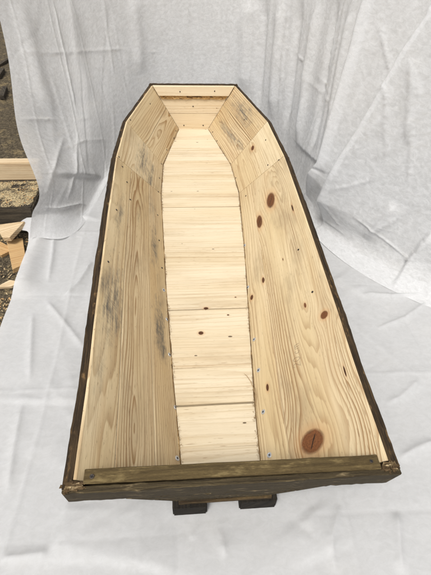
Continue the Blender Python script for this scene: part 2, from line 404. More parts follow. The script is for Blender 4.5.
# stern: inner stained cap board, outer weathered planks
m_cap = dark_wood('brown_stained_board', base=(0.062, 0.042, 0.017), worn=(0.125, 0.088, 0.036), pale=(0.19, 0.14, 0.062), wear=0.5, palemin=0.64, streak=110.0)
def stern_plank(y_top, th, z0, z1, ext, mat, name, off, bev=0.002, jit=0.0, n=30, seed=0, skew=0.0, wav=0.0, square=False):
    """raked trapezoid plank: front face leans aft at the top; th = depth towards the bow"""
    prs = []
    for k in range(n + 1):
        f = k / n
        def P(z):
            a = 1 - z / H
            aw = -0.20 * a if square else a
            l = -0.2976 + (0.2976 - 0.1035) * aw - ext; r = 0.2976 - (0.2976 - 0.0875) * aw + ext
            y = y_top + 0.068 * a + skew * (f - .5)
            return Vector((l + (r - l) * f, y + wav * mnoise.noise(Vector((f * 6, seed, z * 20))), z + wav * mnoise.noise(Vector((f * 11, seed + 4, z * 9)))))
        prs.append((P(z0), P(z1)))
    bm = loft(prs, lambda i: (0, th, 0), bevel=bev, jit=jit)
    set_uv(bm, (1, 0, 0), (0, 0.25, -1), (0, 0, 0), off)
    return part(name, bm, mat)
stern_plank(0.0055, 0.0285, H + 0.001, 0.0, -0.0135, m_cap, 'cap_board', (1, 0), bev=0.0012, jit=0.0002, skew=-0.006, wav=0.0006)
m_stern = dark_wood('weathered_stern_plank', base=(0.024, 0.017, 0.009), worn=(0.120, 0.090, 0.044), pale=(0.24, 0.18, 0.10), wear=0.57, palemin=0.66, streak=330.0)
stern_plank(-0.0085, 0.0135, H - 0.002, 0.122, 0.0235, m_stern, 'outer_plank', (3, 0), bev=0.0025, jit=0.0005, n=60, seed=3, wav=0.0009, skew=-0.002, square=True)
stern_plank(-0.0075, 0.0125, 0.118, 0.050, 0.031, m_stern, 'outer_plank', (6.2, 1), bev=0.0025, jit=0.0005, n=60, seed=8, wav=0.0009)
stern_plank(-0.0065, 0.0115, 0.046, -0.0215, 0.034, m_stern, 'outer_plank', (8.7, 2), bev=0.0025, jit=0.0005, n=60, seed=12, wav=0.0009)
# splintered pale corners left where the sides meet the stern
m_split = dark_wood('splintered_corner', base=(0.05, 0.030, 0.014), worn=(0.17, 0.11, 0.05), pale=(0.55, 0.42, 0.24), wear=0.52, palemin=0.60)
for s in (-1, 1):
    bm = bmesh.new()
    for k in range(22):
        L = random.uniform(.008, .024); w = random.uniform(.0012, .0040)
        c = Vector((s * (0.303 + random.uniform(-.014, .012)), random.uniform(-.002, .014), H + random.uniform(-.004, .0010)))
        ang = random.gauss(0.05 * s, .13) + (random.random() < .2) * 1.5
        mt = Matrix.Translation(c) @ Matrix.Rotation(ang, 4, 'Z') @ Matrix.Rotation(random.gauss(0, .12), 4, 'Y') @ Matrix.Diagonal((L, w, w * .8, 1))
        r = bmesh.ops.create_cube(bm, size=1, matrix=mt)
        for q in r['verts']:
            q.co += Vector((random.gauss(0, .0016), random.gauss(0, .0012), random.gauss(0, .0006)))
    set_uv(bm, (1, 0, 0), (0, 1, 0), (0, 0, 0), (s, 0)); part('splintered_corner', bm, m_split)

# two dark skids under the floor
m_skid = dark_wood('dark_skid_timber', base=(0.010, 0.0085, 0.007), worn=(0.034, 0.028, 0.020), pale=(0.07, 0.055, 0.035), wear=0.62, palemin=0.85)
for x0, x1, y0 in ((-0.131, -0.047, 0.054), (0.034, 0.1265, 0.058)):
    bm = box_bm(x0, x1, y0, 2.15, GZ + 0.001, -0.0285, 0.003)
    set_uv(bm, (0, 1, 0), (1, 0, 0), (0, 0, 0), (x0 * 9, 0)); part('skid', bm, m_skid)

# screws
T = Tree('zinc_screw'); m_zinc = T.done(T.bsdf((0.50, 0.525, 0.56), 0.45, metallic=0.6, spec=.5))
T = Tree('dark_screw'); m_dscr = T.done(T.bsdf((0.05, 0.038, 0.028), 0.5, metallic=0.4, spec=.5))
def screw_mesh(name, r):
    bm = bmesh.new(); n = 20
    prof = [(0.0, 0.0006), (r * .80, 0.0012), (r * .97, 0.0008), (r, 0.0), (r * .9, -0.0012)]
    rings = []
    for rad, z in prof:
        rings.append([bm.verts.new((rad * math.cos(2 * math.pi * k / n), rad * math.sin(2 * math.pi * k / n), z)) for k in range(n)] if rad else [bm.verts.new((0, 0, z))])
    for k in range(n): bm.faces.new((rings[0][0], rings[1][k], rings[1][(k + 1) % n]))
    for a, b in zip(rings[1:], rings[2:]):
        for k in range(n): bm.faces.new((a[k], b[k], b[(k + 1) % n], a[(k + 1) % n]))
    return fin(bm, name)
def cross_mesh(r):
    bm = bmesh.new()
    for a in (0, math.pi / 2):
        bmesh.ops.create_cube(bm, size=1, matrix=Matrix.Translation((0, 0, 0.0011)) @ Matrix.Rotation(a, 4, 'Z') @ Matrix.Diagonal((r * 1.15, r * .26, 0.0009 + a * .0001, 1)))
    return fin(bm, 'drive_recess')
T = Tree('recess'); m_rec = T.done(T.bsdf((0.012, 0.012, 0.013), 0.7))
sm = {'zinc': screw_mesh('screw', 0.0070), 'dark': screw_mesh('screw', 0.0036), 'bolt': screw_mesh('screw', 0.0046)}
sm['zinc'].materials.append(m_zinc); sm['dark'].materials.append(m_dscr); sm['bolt'].materials.append(m_dscr)
cm = cross_mesh(0.0052); cm.materials.append(m_rec)
def screw(p, nrm, kind='zinc'):
    nrm = Vector(nrm).normalized()
    o = bpy.data.objects.new('screw', sm[kind]); col.objects.link(o); o.parent = boat
    q = Vector((0, 0, 1)).rotation_difference(nrm)
    o.rotation_mode = 'QUATERNION'; o.rotation_quaternion = q @ Vector((0, 0, 1)).rotation_difference(Vector((random.gauss(0, .08), random.gauss(0, .08), 1)))
    o.location = Vector(p) + nrm * 0.0004 - Vector((0, 1.1, GZ))
    c = bpy.data.objects.new('drive_recess', cm); col.objects.link(c); c.parent = o; c.rotation_euler.z = random.random() * 3
def in_normal(s, fac, t=.5):
    p = side_point(s, fac, t, .5)
    d1 = side_point(s, fac, min(1, t + .02), .5) - side_point(s, fac, max(0, t - .02), .5)
    d2 = side_point(s, fac, t, .52) - side_point(s, fac, t, .48)
    n = d1.cross(d2)
    return n if n.z > 0 else -n
for s, lst in SCREWS.items():
    for fac, t, a, kind in lst: screw(side_point(s, fac, t, a), in_normal(s, fac, t), kind)
for x in (-0.062, 0.056): screw((x, 2.2355 - .0022, 0.022), (0, -1, .02), 'dark')
screw((-.005, 2.234, 0.135), (0, -1, .02), 'dark'); screw((-.08, 2.2215, 0.222), (0, -1, .02), 'dark'); screw((.12, 2.2215, 0.226), (0, -1, .02), 'dark')
screw((-0.2690, 0.0215, H + 0.0012), (0, 0, 1), 'bolt'); screw((0.268, 0.018, H + 0.0012), (0, 0, 1), 'dark')

# frayed fibres and dirt caught along the chine joint
m_fray = pine('frayed_fibre', early=(0.26, 0.16, 0.07), late=(0.10, 0.06, 0.03), pale=(0.40, 0.28, 0.14), speck=0)
bm = bmesh.new()
def tube(bm, pts, r):
    rings = []
    for i, p in enumerate(pts):
        d = (pts[min(i + 1, len(pts) - 1)] - pts[max(i - 1, 0)]).normalized()
        a = d.orthogonal().normalized(); b = d.cross(a)
        rr = r * (1.0 if 0 < i < len(pts) - 1 else .4)
        rings.append([bm.verts.new(p + a * rr * math.cos(k * 2.094) + b * rr * math.sin(k * 2.094)) for k in range(3)])
    for q0, q1 in zip(rings, rings[1:]):
        for k in range(3): bm.faces.new((q0[k], q0[(k + 1) % 3], q1[(k + 1) % 3], q1[k]))
for s in (-1, 1):
    for k in range(1000):
        y = random.uniform(0.10, 2.22)
        c = mnoise.noise(Vector((y * 7, s * 5, 0)))
        hot = any(abs(y - h) < .045 for h in ((.30, .19, .36) if s > 0 else (.20, .46, 1.48, 1.75)))
        if c < 0.0 and not hot: continue
        x = s * (interp(FLR[s], y) - random.uniform(-.001, .006))
        p = Vector((x, y, random.uniform(.0008, .006)))
        d = Vector((random.gauss(-s * .1, .3), random.gauss(0, 1), random.gauss(.1, .25))).normalized() * random.uniform(.002, .006) * (1.5 if hot else 1)
        bend = Vector((random.gauss(0, .002), random.gauss(0, .002), random.uniform(0, .003)))
        tube(bm, [p, p + d * .5 + bend, p + d], random.uniform(.0003, .0006))
# one long shaving curled up beside the right chine
P0 = Vector((0.1085, 0.335, 0.004))
tube(bm, [P0, P0 + Vector((-.004, .018, .006)), P0 + Vector((-.010, .040, .010)), P0 + Vector((-.019, .058, .012)), P0 + Vector((-.026, .068, .010))], .0011)
tube(bm, [P0 + Vector((-.003, -.03, 0)), P0 + Vector((.001, -.01, .006)), P0 + Vector((.002, .02, .006))], .0012)
set_uv(bm, (0, 1, 0), (1, 0, 0), (0, 0, 0)); part('frayed_fibres', bm, m_fray)['kind'] = 'stuff'

# dirt line: thin dark resin bead along each chine
m_bead = dark_wood('chine_dirt', base=(0.09, 0.052, 0.022), worn=(0.26, 0.165, 0.07), pale=(0.46, 0.33, 0.17), wear=.5, palemin=.62)
for s in (-1, 1):
    bm = bmesh.new(); pts = []
    for k in range(420):
        y = 0.09 + (2.225 - .09) * k / 419
        pts.append(Vector((s * (interp(FLR[s], y) - .0002 + .0008 * mnoise.noise(Vector((y * 40, s, 0)))), y, 0.0004)))
    rings = []
    for i, p in enumerate(pts):
        rr = .0018 + .0030 * max(0, mnoise.noise(Vector((p.y * 16, s * 2, 7)))) + .0009 * max(0, mnoise.noise(Vector((p.y * 70, s * 2, 3))))
        rings.append([bm.verts.new(p + Vector((math.cos(k * 1.2566), 0, math.sin(k * 1.2566))) * rr) for k in range(5)])
    for q0, q1 in zip(rings, rings[1:]):
        for k in range(5): bm.faces.new((q0[k], q0[(k + 1) % 5], q1[(k + 1) % 5], q1[k]))
    bmesh.ops.recalc_face_normals(bm, faces=bm.faces)
    set_uv(bm, (0, 1, 0), (1, 0, 0), (0, 0, 0)); part('joint_dirt', bm, m_bead)

# pencilled note "20 cm" on the right side board
T = Tree('pencil'); m_pen = T.done(T.bsdf((0.085, 0.068, 0.05), .6))
STR = {'2': [[(0, .75), (.1, .98), (.4, .98), (.5, .72), (.3, .4), (0, .02), (.55, .05)]],
       '0': [[(.3, 1), (.05, .75), (.02, .3), (.2, 0), (.42, .1), (.52, .55), (.45, .9), (.3, 1)]],
       'c': [[(.45, .55), (.25, .66), (.05, .45), (.06, .12), (.28, 0), (.48, .12)]],
       'm': [[(0, 0), (.04, .62)], [(.04, .5), (.2, .64), (.3, .5), (.3, 0)], [(.3, .5), (.48, .64), (.6, .5), (.62, 0)]]}
bm = bmesh.new(); cur = 0.0
wp, wdx, wdy, hgt = WRITE
wp, wdx, wdy = Vector(wp), Vector(wdx), Vector(wdy)
for ch, adv in (('2', .72), ('0', .95), ('c', .65), ('m', .8)):
    for st in STR[ch]:
        for (xa, ya), (xb, yb) in zip(st, st[1:]):
            tube(bm, [wp + (wdx * (cur + xa) + wdy * ya) * hgt, wp + (wdx * (cur + xb) + wdy * yb) * hgt], .00075)
    cur += adv
part('pencil_writing', bm, m_pen)

# ------------------------------------------------------------------ cloth
def fleece(name, seed=0.0, thin=0.16, white=0.80):
    T = Tree(name)
    tc = T.node('ShaderNodeTexCoord'); u, v = uvxy(T)
    f1 = T.noise(T.vec(u * 42 + seed, v * 60, seed), 1, 5, .72, .6)
    f2 = T.noise(T.vec(u * 330, v * 360, seed + 4), 1, 3, .75, 1.5)
    f3 = T.noise(T.vec(u * 9.0, v * 9.0, seed + 8), 1, 3, .6)
    dens = f1 * .68 + f2 * .18 + f3 * .14
    c = T.mix(T.step(dens, .25, .75), (white * .93, white * .93, white * .925), (white, white, white * 1.002))
    nb = T.bump(f2 * .6 + f1 * .7, .13, .0012)
    d = T.bsdf(c, .75, nb, spec=.25)
    tr = T.node('ShaderNodeBsdfTranslucent'); T.put(tr.inputs[0], c); 
    m1 = T.node('ShaderNodeMixShader'); m1.inputs[0].default_value = .44; T.link(d, m1.inputs[1]); T.link(tr.outputs[0], m1.inputs[2])
    tp = T.node('ShaderNodeBsdfTransparent')
    m2 = T.node('ShaderNodeMixShader'); T.put(m2.inputs[0], (1.0 - T.step(dens, .20, .80)) * thin * 2.0)
    T.link(m1.outputs[0], m2.inputs[1]); T.link(tp.outputs[0], m2.inputs[2])
    return T.done(m2.outputs[0])

def catmull(P, n):
    """P (k, d) control rows -> n samples"""
    P = np.asarray(P, float); k = len(P)
    Q = np.concatenate([2 * P[:1] - P[1:2], P, 2 * P[-1:] - P[-2:-1]])
    t = np.linspace(0, k - 1 - 1e-9, n); i = t.astype(int); f = (t - i).reshape((-1,) + (1,) * (P.ndim - 1))
    a, b, c, d = Q[i], Q[i + 1], Q[i + 2], Q[i + 3]
    return .5 * (2 * b + (c - a) * f + (2 * a - 5 * b + 4 * c - d) * f ** 2 + (3 * b - a - 3 * c + d) * f ** 3)

def vnoise(X_, Y_, seed, octv=3):
    out = np.zeros_like(X_); amp = 1.0; fr = 1.0
    rng = np.random.RandomState(seed)
    tab = rng.rand(256, 256)
    for o in range(octv):
        x, y = X_ * fr + 31.7 * o, Y_ * fr + 11.3 * o
        xi, yi = np.floor(x).astype(int), np.floor(y).astype(int)
        fx, fy = x - xi, y - yi
        fx, fy = fx * fx * (3 - 2 * fx), fy * fy * (3 - 2 * fy)
        g = lambda a, b: tab[(a) % 256, (b) % 256]
        out += amp * ((g(xi, yi) * (1 - fx) + g(xi + 1, yi) * fx) * (1 - fy) + (g(xi, yi + 1) * (1 - fx) + g(xi + 1, yi + 1) * fx) * fy - .5)
        amp *= .5; fr *= 2.03
    return out

def normals(P):
    du = np.gradient(P, axis=0); dv = np.gradient(P, axis=1)
    n = np.cross(du, dv); return n / (np.linalg.norm(n, axis=2, keepdims=True) + 1e-12)

def crease_disp(P, N, creases):
    """sum of ridge / step folds. crease = (kind, amp, width, polyline of 3-D points)"""
    D = np.zeros(P.shape[:2])
    for kind, amp, w, pl in creases:
        pl = np.asarray(pl, float); best = np.full(D.shape, 1e9); sg = np.zeros(D.shape); tt = np.zeros(D.shape)
        cum = np.concatenate([[0], np.cumsum(np.linalg.norm(np.diff(pl, axis=0), axis=1))])
        for k in range(len(pl) - 1):
            a, b = pl[k], pl[k + 1]; ab = b - a; L2 = ab @ ab
            t = np.clip(((P - a) @ ab) / L2, 0, 1)
            q = P - (a + t[..., None] * ab); d = np.linalg.norm(q, axis=2)
            s = np.sign(np.einsum('ijk,ijk->ij', np.cross(np.broadcast_to(ab, q.shape), q), N))
            m = d < best
            best[m] = d[m]; sg[m] = s[m]; tt[m] = (cum[k] + t[m] * (cum[k + 1] - cum[k])) / cum[-1]
        fade = np.clip(np.minimum(tt, 1 - tt) * 6, 0, 1) if kind != 'stepx' else np.clip((1 - tt) * 6, 0, 1)
        fade = .25 + .75 * fade if kind.startswith('step') else fade
        if kind == 'ridge': D += amp * np.exp(-best / w) * fade
        elif kind == 'soft': D += amp * np.exp(-(best / w) ** 2) * fade
        else:
            edge = 1 / (1 + np.exp(-np.clip(sg * best / .004, -30, 30)))
            D += amp * edge * np.exp(-best / w) * fade
    return D

def straight_creases(U, V, seed, n, ur, vr, upright):
    """random straight folds: a sharp line with two flat sides, fading at both ends"""
    g = np.random.RandomState(seed); D = np.zeros_like(U)
    for _ in range(n):
        cu, cv = g.uniform(*ur), g.uniform(*vr)
        th = g.normal(math.pi / 2, .35) if upright and g.rand() < upright else g.uniform(0, math.pi)
        L = g.uniform(.10, .38); w = g.uniform(.012, .055); amp = g.uniform(.0012, .0042) * (1 if g.rand() < .7 else -1) * (w / .055) ** .5
        du, dv = U - cu, V - cv
        t = du * math.cos(th) + dv * math.sin(th); d = -du * math.sin(th) + dv * math.cos(th) + .03 * g.normal() * t * t / L
        lean = np.where(d > 0, g.uniform(.5, 1.0), g.uniform(1.0, 2.2))
        D += amp * np.clip(1 - np.abs(d) / (w * lean), 0, 1) * np.clip((1 - np.abs(t) / L) * 2.5, 0, 1)
    return D

def grid_mesh(name, P, UV, keep, mat):
    n, m = P.shape[:2]
    idx = np.arange(n * m).reshape(n, m)
    F = np.stack([idx[:-1, :-1], idx[1:, :-1], idx[1:, 1:], idx[:-1, 1:]], -1).reshape(-1, 4)
    if keep is not None:
        kk = keep.reshape(-1)[F].all(axis=1); F = F[kk]
    used = np.unique(F); remap = -np.ones(n * m, int); remap[used] = np.arange(len(used)); F = remap[F]
    me = bpy.data.meshes.new(name)
    me.from_pydata(P.reshape(-1, 3)[used].tolist(), [], F.tolist())
    lay = me.uv_layers.new(name='UVMap')
    uvs = UV.reshape(-1, 2)[used]
    lay.data.foreach_set('uv', uvs[F.reshape(-1)].astype(np.float32).reshape(-1))
    return link(name, me, mat, None, True)

# --- hanging cloth: control columns (hem, base, top) from the left edge round the bow to the right
HC = [((-.70, 1.20), (-.79, 1.262), (-.78, 2.02)),
      ((-.55, 1.44), (-.63, 1.66), (-.66, 1.98)),
      ((-.47, 2.06), (-.58, 2.26), (-.62, 2.44)),
      ((-.14, 2.44), (-.20, 2.62), (-.20, 2.75)),
      ((.26, 2.36), (.30, 2.48), (.35, 2.62)),
      ((.43, 1.94), (.52, 2.00), (.64, 2.12)),
      ((.46, 1.42), (.555, 1.50), (.76, 1.62)),
      ((.61, .98), (.74, 1.12), (1.02, 1.22)),
      ((.95, .66), (1.10, .84), (1.32, .95)),
      ((1.5, .5), (1.6, .68), (1.75, .8))]
LEFT_EDGE = [(-.730, 1.16, GZ + .055), (-.705, 1.195, .070), (-.678, 1.275, .142), (-.796, 1.55, .280), (-.880, 1.93, .545), (-.955, 2.18, 1.18)]
EXPL = {0: LEFT_EDGE,
        1: [(-.560, 1.275, GZ + .008), (-.575, 1.40, GZ + .035), (-.595, 1.62, .035), (-.665, 1.95, .20), (-.735, 2.20, .58), (-.785, 2.42, 1.2)],
        2: [(-.43, 1.90, GZ + .006), (-.455, 2.05, GZ + .022), (-.49, 2.20, .09), (-.55, 2.38, .42), (-.60, 2.50, .85), (-.63, 2.58, 1.2)]}
def wall_base(nu=520, nv=300):
    rows = []
    for ci, (hm, bs, tp) in enumerate(HC):
        hm, bs, tp = map(np.array, (hm, bs, tp))
        if ci in EXPL: rows.append(np.array(EXPL[ci])); continue
        L = lambda a, b, f, z: np.array([*(a + (b - a) * f), z])
        rows.append(np.array([L(hm, bs, 0, GZ + .006), L(hm, bs, .72, GZ + .022), L(bs, tp, .06, .10), L(bs, tp, .35, .50), L(bs, tp, .66, .85), L(bs, tp, 1, 1.25)]))
    A = catmull(np.array(rows), nu)                     # (nu, 6, 3)
    return np.transpose(catmull(np.transpose(A, (1, 0, 2)), nv), (1, 0, 2))    # (nu, nv, 3)
WALL = [
    ('soft', 0.0275, 0.05, [(0.326, 2.545, 0.651), (0.329, 2.53, 0.57), (0.32, 2.527, 0.497), (0.329, 2.507, 0.409), (0.326, 2.498, 0.321), (0.329, 2.484, 0.227), (0.331, 2.468, 0.133)]),
    ('soft', -0.0225, 0.03, [(0.405, 2.46, 0.662), (0.406, 2.442, 0.576), (0.406, 2.423, 0.485), (0.406, 2.406, 0.387), (0.407, 2.388, 0.284), (0.407, 2.371, 0.187), (0.404, 2.35, 0.08)]),
    ('soft', 0.0275, 0.045, [(0.479, 2.334, 0.685), (0.477, 2.314, 0.594), (0.478, 2.285, 0.497), (0.475, 2.266, 0.395), (0.473, 2.248, 0.299), (0.473, 2.22, 0.187), (0.471, 2.189, 0.075)]),
    ('soft', -0.025, 0.03, [(0.538, 2.194, 0.702), (0.536, 2.164, 0.605), (0.531, 2.146, 0.516), (0.528, 2.117, 0.409), (0.527, 2.09, 0.306), (0.523, 2.063, 0.193), (0.519, 2.025, 0.08)]),
    ('soft', 0.03, 0.04, [(0.593, 2.043, 0.724), (0.588, 2.005, 0.622), (0.581, 1.977, 0.522), (0.574, 1.941, 0.409), (0.568, 1.896, 0.299), (0.558, 1.85, 0.18), (0.544, 1.785, 0.063)]),
    ('soft', -0.0225, 0.03, [(0.626, 1.876, 0.747), (0.615, 1.83, 0.651), (0.604, 1.783, 0.553), (0.592, 1.729, 0.444), (0.58, 1.685, 0.336), (0.569, 1.641, 0.227), (0.556, 1.588, 0.112)]),
    ('soft', 0.0225, 0.03, [(0.647, 1.702, 0.77), (0.635, 1.657, 0.673), (0.624, 1.622, 0.582), (0.612, 1.579, 0.472), (0.603, 1.537, 0.358), (0.593, 1.505, 0.241), (0.584, 1.464, 0.122)]),
    ('ridge', 0.0102, 0.005, [(0.365, 2.51, 0.656), (0.367, 2.493, 0.576), (0.368, 2.476, 0.491), (0.37, 2.46, 0.402), (0.372, 2.444, 0.306), (0.368, 2.436, 0.22), (0.369, 2.418, 0.117)]),
    ('ridge', 0.0102, 0.005, [(0.504, 2.278, 0.69), (0.504, 2.249, 0.599), (0.501, 2.23, 0.51), (0.498, 2.211, 0.416), (0.498, 2.184, 0.314), (0.496, 2.155, 0.2), (0.493, 2.126, 0.097)]),
    ('ridge', 0.0102, 0.005, [(0.578, 2.085, 0.719), (0.575, 2.048, 0.611), (0.57, 2.02, 0.51), (0.565, 1.984, 0.395), (0.56, 1.947, 0.277), (0.552, 1.911, 0.162), (0.539, 1.845, 0.038)]),
    ('ridge', 0.0085, 0.005, [(0.636, 1.779, 0.759), (0.624, 1.733, 0.662), (0.611, 1.687, 0.558), (0.599, 1.643, 0.451), (0.588, 1.6, 0.343), (0.577, 1.558, 0.22), (0.566, 1.506, 0.093)]),
    ('soft', 0.015, 0.04, [(-0.335, 2.635, 0.628), (-0.333, 2.626, 0.565), (-0.33, 2.615, 0.502), (-0.328, 2.604, 0.437), (-0.325, 2.593, 0.367), (-0.328, 2.575, 0.289), (-0.325, 2.561, 0.214)]),
    ('soft', 0.015, 0.05, [(-0.656, 2.36, 0.655), (-0.65, 2.331, 0.581), (-0.639, 2.304, 0.508), (-0.63, 2.269, 0.431), (-0.62, 2.227, 0.355), (-0.609, 2.175, 0.282), (-0.59, 2.107, 0.203)]),
    ('ridge', 0.0085, 0.004, [(-0.714, 2.277, 0.659), (-0.703, 2.248, 0.583), (-0.694, 2.208, 0.501), (-0.68, 2.167, 0.416), (-0.668, 2.116, 0.334), (-0.651, 2.059, 0.255), (-0.628, 1.977, 0.171)]),
    ('ridge', 0.0068, 0.004, [(-0.495, 2.525, 0.639), (-0.489, 2.512, 0.581), (-0.488, 2.489, 0.51), (-0.486, 2.464, 0.441), (-0.479, 2.444, 0.382), (-0.475, 2.414, 0.315), (-0.466, 2.388, 0.252)]),
    ('ridge', 0.0068, 0.004, [(-0.009, 2.674, 0.632), (-0.011, 2.667, 0.564), (-0.013, 2.661, 0.497), (-0.004, 2.654, 0.422), (-0.006, 2.65, 0.348), (0.002, 2.643, 0.266), (-0.0, 2.638, 0.189)]),
    ('ridge', 0.0051, 0.004, [(0.224, 2.607, 0.646), (0.221, 2.599, 0.577), (0.228, 2.586, 0.505), (0.234, 2.575, 0.431), (0.232, 2.568, 0.359), (0.221, 2.567, 0.285), (0.236, 2.55, 0.2)]),
    ('soft', 0.0187, 0.05, [(-0.833, 2.111, 0.684), (-0.823, 2.086, 0.616), (-0.81, 2.049, 0.538), (-0.794, 1.999, 0.458), (-0.777, 1.942, 0.384), (-0.754, 1.879, 0.31), (-0.728, 1.806, 0.236)]),
    ('ridge', 0.0102, 0.0035, [(0.632, 1.804, 0.741), (0.618, 1.775, 0.645), (0.605, 1.747, 0.547), (0.592, 1.72, 0.444), (0.574, 1.69, 0.292), (0.554, 1.658, 0.127)]),
    ('ridge', 0.0102, 0.0035, [(0.761, 1.247, 0.472), (0.729, 1.266, 0.387), (0.697, 1.278, 0.277), (0.662, 1.295, 0.162), (0.629, 1.302, 0.049), (0.573, 1.281, -0.067)]),
    ('ridge', 0.0102, 0.0035, [(0.814, 1.243, 0.645), (0.813, 1.204, 0.547), (0.807, 1.172, 0.437), (0.816, 1.131, 0.336), (0.82, 1.096, 0.227)]),
    ('ridge', 0.0102, 0.0035, [(0.652, 1.29, 0.112), (0.739, 1.194, 0.22), (0.763, 1.195, 0.328), (0.788, 1.195, 0.43)]),
    ('ridge', 0.0102, 0.0035, [(0.637, 1.072, -0.073), (0.748, 1.099, 0.017), (0.813, 1.07, 0.117), (0.873, 1.05, 0.255)]),
    ('ridge', 0.0102, 0.0035, [(0.616, 1.071, -0.072), (0.646, 1.214, -0.025), (0.633, 1.296, 0.056)]),
    ('ridge', 0.0102, 0.0035, [(0.857, 0.947, -0.039), (0.746, 1.107, 0.029), (0.698, 1.182, 0.052)]),
    ('ridge', 0.0102, 0.0035, [(0.708, 1.468, 0.73), (0.723, 1.396, 0.656), (0.74, 1.327, 0.576), (0.757, 1.269, 0.51), (0.759, 1.231, 0.416), (0.765, 1.188, 0.314)]),
    ('ridge', 0.0102, 0.0035, [(0.452, 2.337, 0.472), (0.559, 2.031, 0.444), (0.6, 1.598, 0.416)]),
    ('stepx', 0.1063, 0.22, [(0.689, 1.55, 0.794), (0.674, 1.533, 0.702), (0.661, 1.507, 0.605), (0.646, 1.49, 0.51), (0.633, 1.474, 0.409), (0.619, 1.458, 0.299), (0.604, 1.433, 0.174), (0.548, 1.484, -0.013)]),
    ('stepx', 0.0938, 0.26, [(0.811, 1.299, 0.759), (0.77, 1.307, 0.639), (0.747, 1.306, 0.558), (0.725, 1.305, 0.472), (0.698, 1.31, 0.365), (0.666, 1.321, 0.241), (0.635, 1.322, 0.107), (0.553, 1.263, -0.073)]),
    ('ridge', 0.017, 0.012, [(0.797, 1.268, 0.645), (0.801, 1.223, 0.553), (0.801, 1.192, 0.472), (0.805, 1.157, 0.38)]),
    ('ridge', 0.0272, 0.02, [(0.803, 1.097, 0.168), (0.765, 1.102, 0.067), (0.718, 1.102, -0.029)]),
    ('step', 0.0438, 0.16, [(0.907, 0.988, 0.127), (0.841, 0.965, -0.036), (0.729, 0.828, -0.072)]),
    ('step', 0.0175, 0.06, [(0.547, 1.832, 0.088), (0.588, 1.467, 0.144), (0.548, 1.475, -0.019)]),
    ('ridge', 0.0068, 0.005, [(0.57, 1.947, 0.38), (0.597, 1.588, 0.387), (0.65, 1.388, 0.321)]),
    ('ridge', 0.0068, 0.005, [(-0.873, 1.901, 0.508), (-0.809, 1.985, 0.473), (-0.706, 2.14, 0.435), (-0.587, 2.319, 0.401), (-0.44, 2.485, 0.374), (-0.243, 2.636, 0.325), (-0.007, 2.647, 0.31)]),
    ('ridge', 0.0085, 0.005, [(-0.808, 1.594, 0.305), (-0.73, 1.782, 0.231), (-0.567, 2.049, 0.136)]),
    ('step', 0.0225, 0.06, [(-0.658, 1.449, 0.112), (-0.593, 1.594, 0.026), (-0.51, 1.748, -0.065)]),
    ('ridge', 0.0136, 0.008, [(-0.688, 1.214, 0.096), (-0.635, 1.309, 0.025), (-0.579, 1.429, -0.032), (-0.512, 1.495, -0.074)]),
    ('ridge', 0.0136, 0.012, [(-0.665, 1.272, 0.108), (-0.671, 1.511, 0.125), (-0.671, 1.788, 0.144)]),
    ('ridge', 0.0102, 0.008, [(-0.612, 1.399, 0.014), (-0.608, 1.646, 0.055), (-0.621, 1.889, 0.126)]),
    ('ridge', 0.0085, 0.006, [(-0.675, 1.647, 0.131), (-0.597, 1.849, 0.092), (-0.509, 2.033, 0.019)]),
]
def build_wall():
    P = wall_base(); N = normals(P)
    c = np.array([0.0, 1.0, 0.6])
    N = N * np.sign(np.einsum('ijk,ijk->ij', N, c - P))[..., None]
    S = np.concatenate([np.zeros((1, P.shape[1])), np.cumsum(np.linalg.norm(np.diff(P, axis=0), axis=2), 0)])
    S = np.repeat(S[:, 150:151], P.shape[1], 1)
    Tt = np.concatenate([np.zeros((P.shape[0], 1)), np.cumsum(np.linalg.norm(np.diff(P, axis=1), axis=2), 1)], 1)
    D = crease_disp(P, N, WALL)
    # soft hanging folds, stronger on the right half
    k = np.clip((S - 1.6) / .6, 0, 1)
    D += (.002 + .006 * k) * vnoise(S * 6, Tt * .5, 3, 1)
    D += .0012 * vnoise(S * 9, Tt * 6, 8, 2)
    
    D += straight_creases(S, Tt, 77, 62, (0, S.max()), (0, 1.6), .9)
    # packing creases
    for q in np.arange(.12, 5, .34): D += .0030 * np.exp(-np.abs(S - q - .015 * np.sin(Tt * 3)) / .006)
    low = np.clip(Tt / .12, 0.15, 1)
    P = P + N * (D * low)[..., None]
    P[..., 2] = np.maximum(P[..., 2], GZ + .004)
    return grid_mesh('hanging_cloth', P, np.stack([S, Tt], -1), None, fleece('white_fleece_hanging', 2.0, thin=.17, white=.86))
hang = build_wall()
tag(hang, 'translucent white fleece sheet hung behind the long wooden box in loose folds', 'cloth sheet')

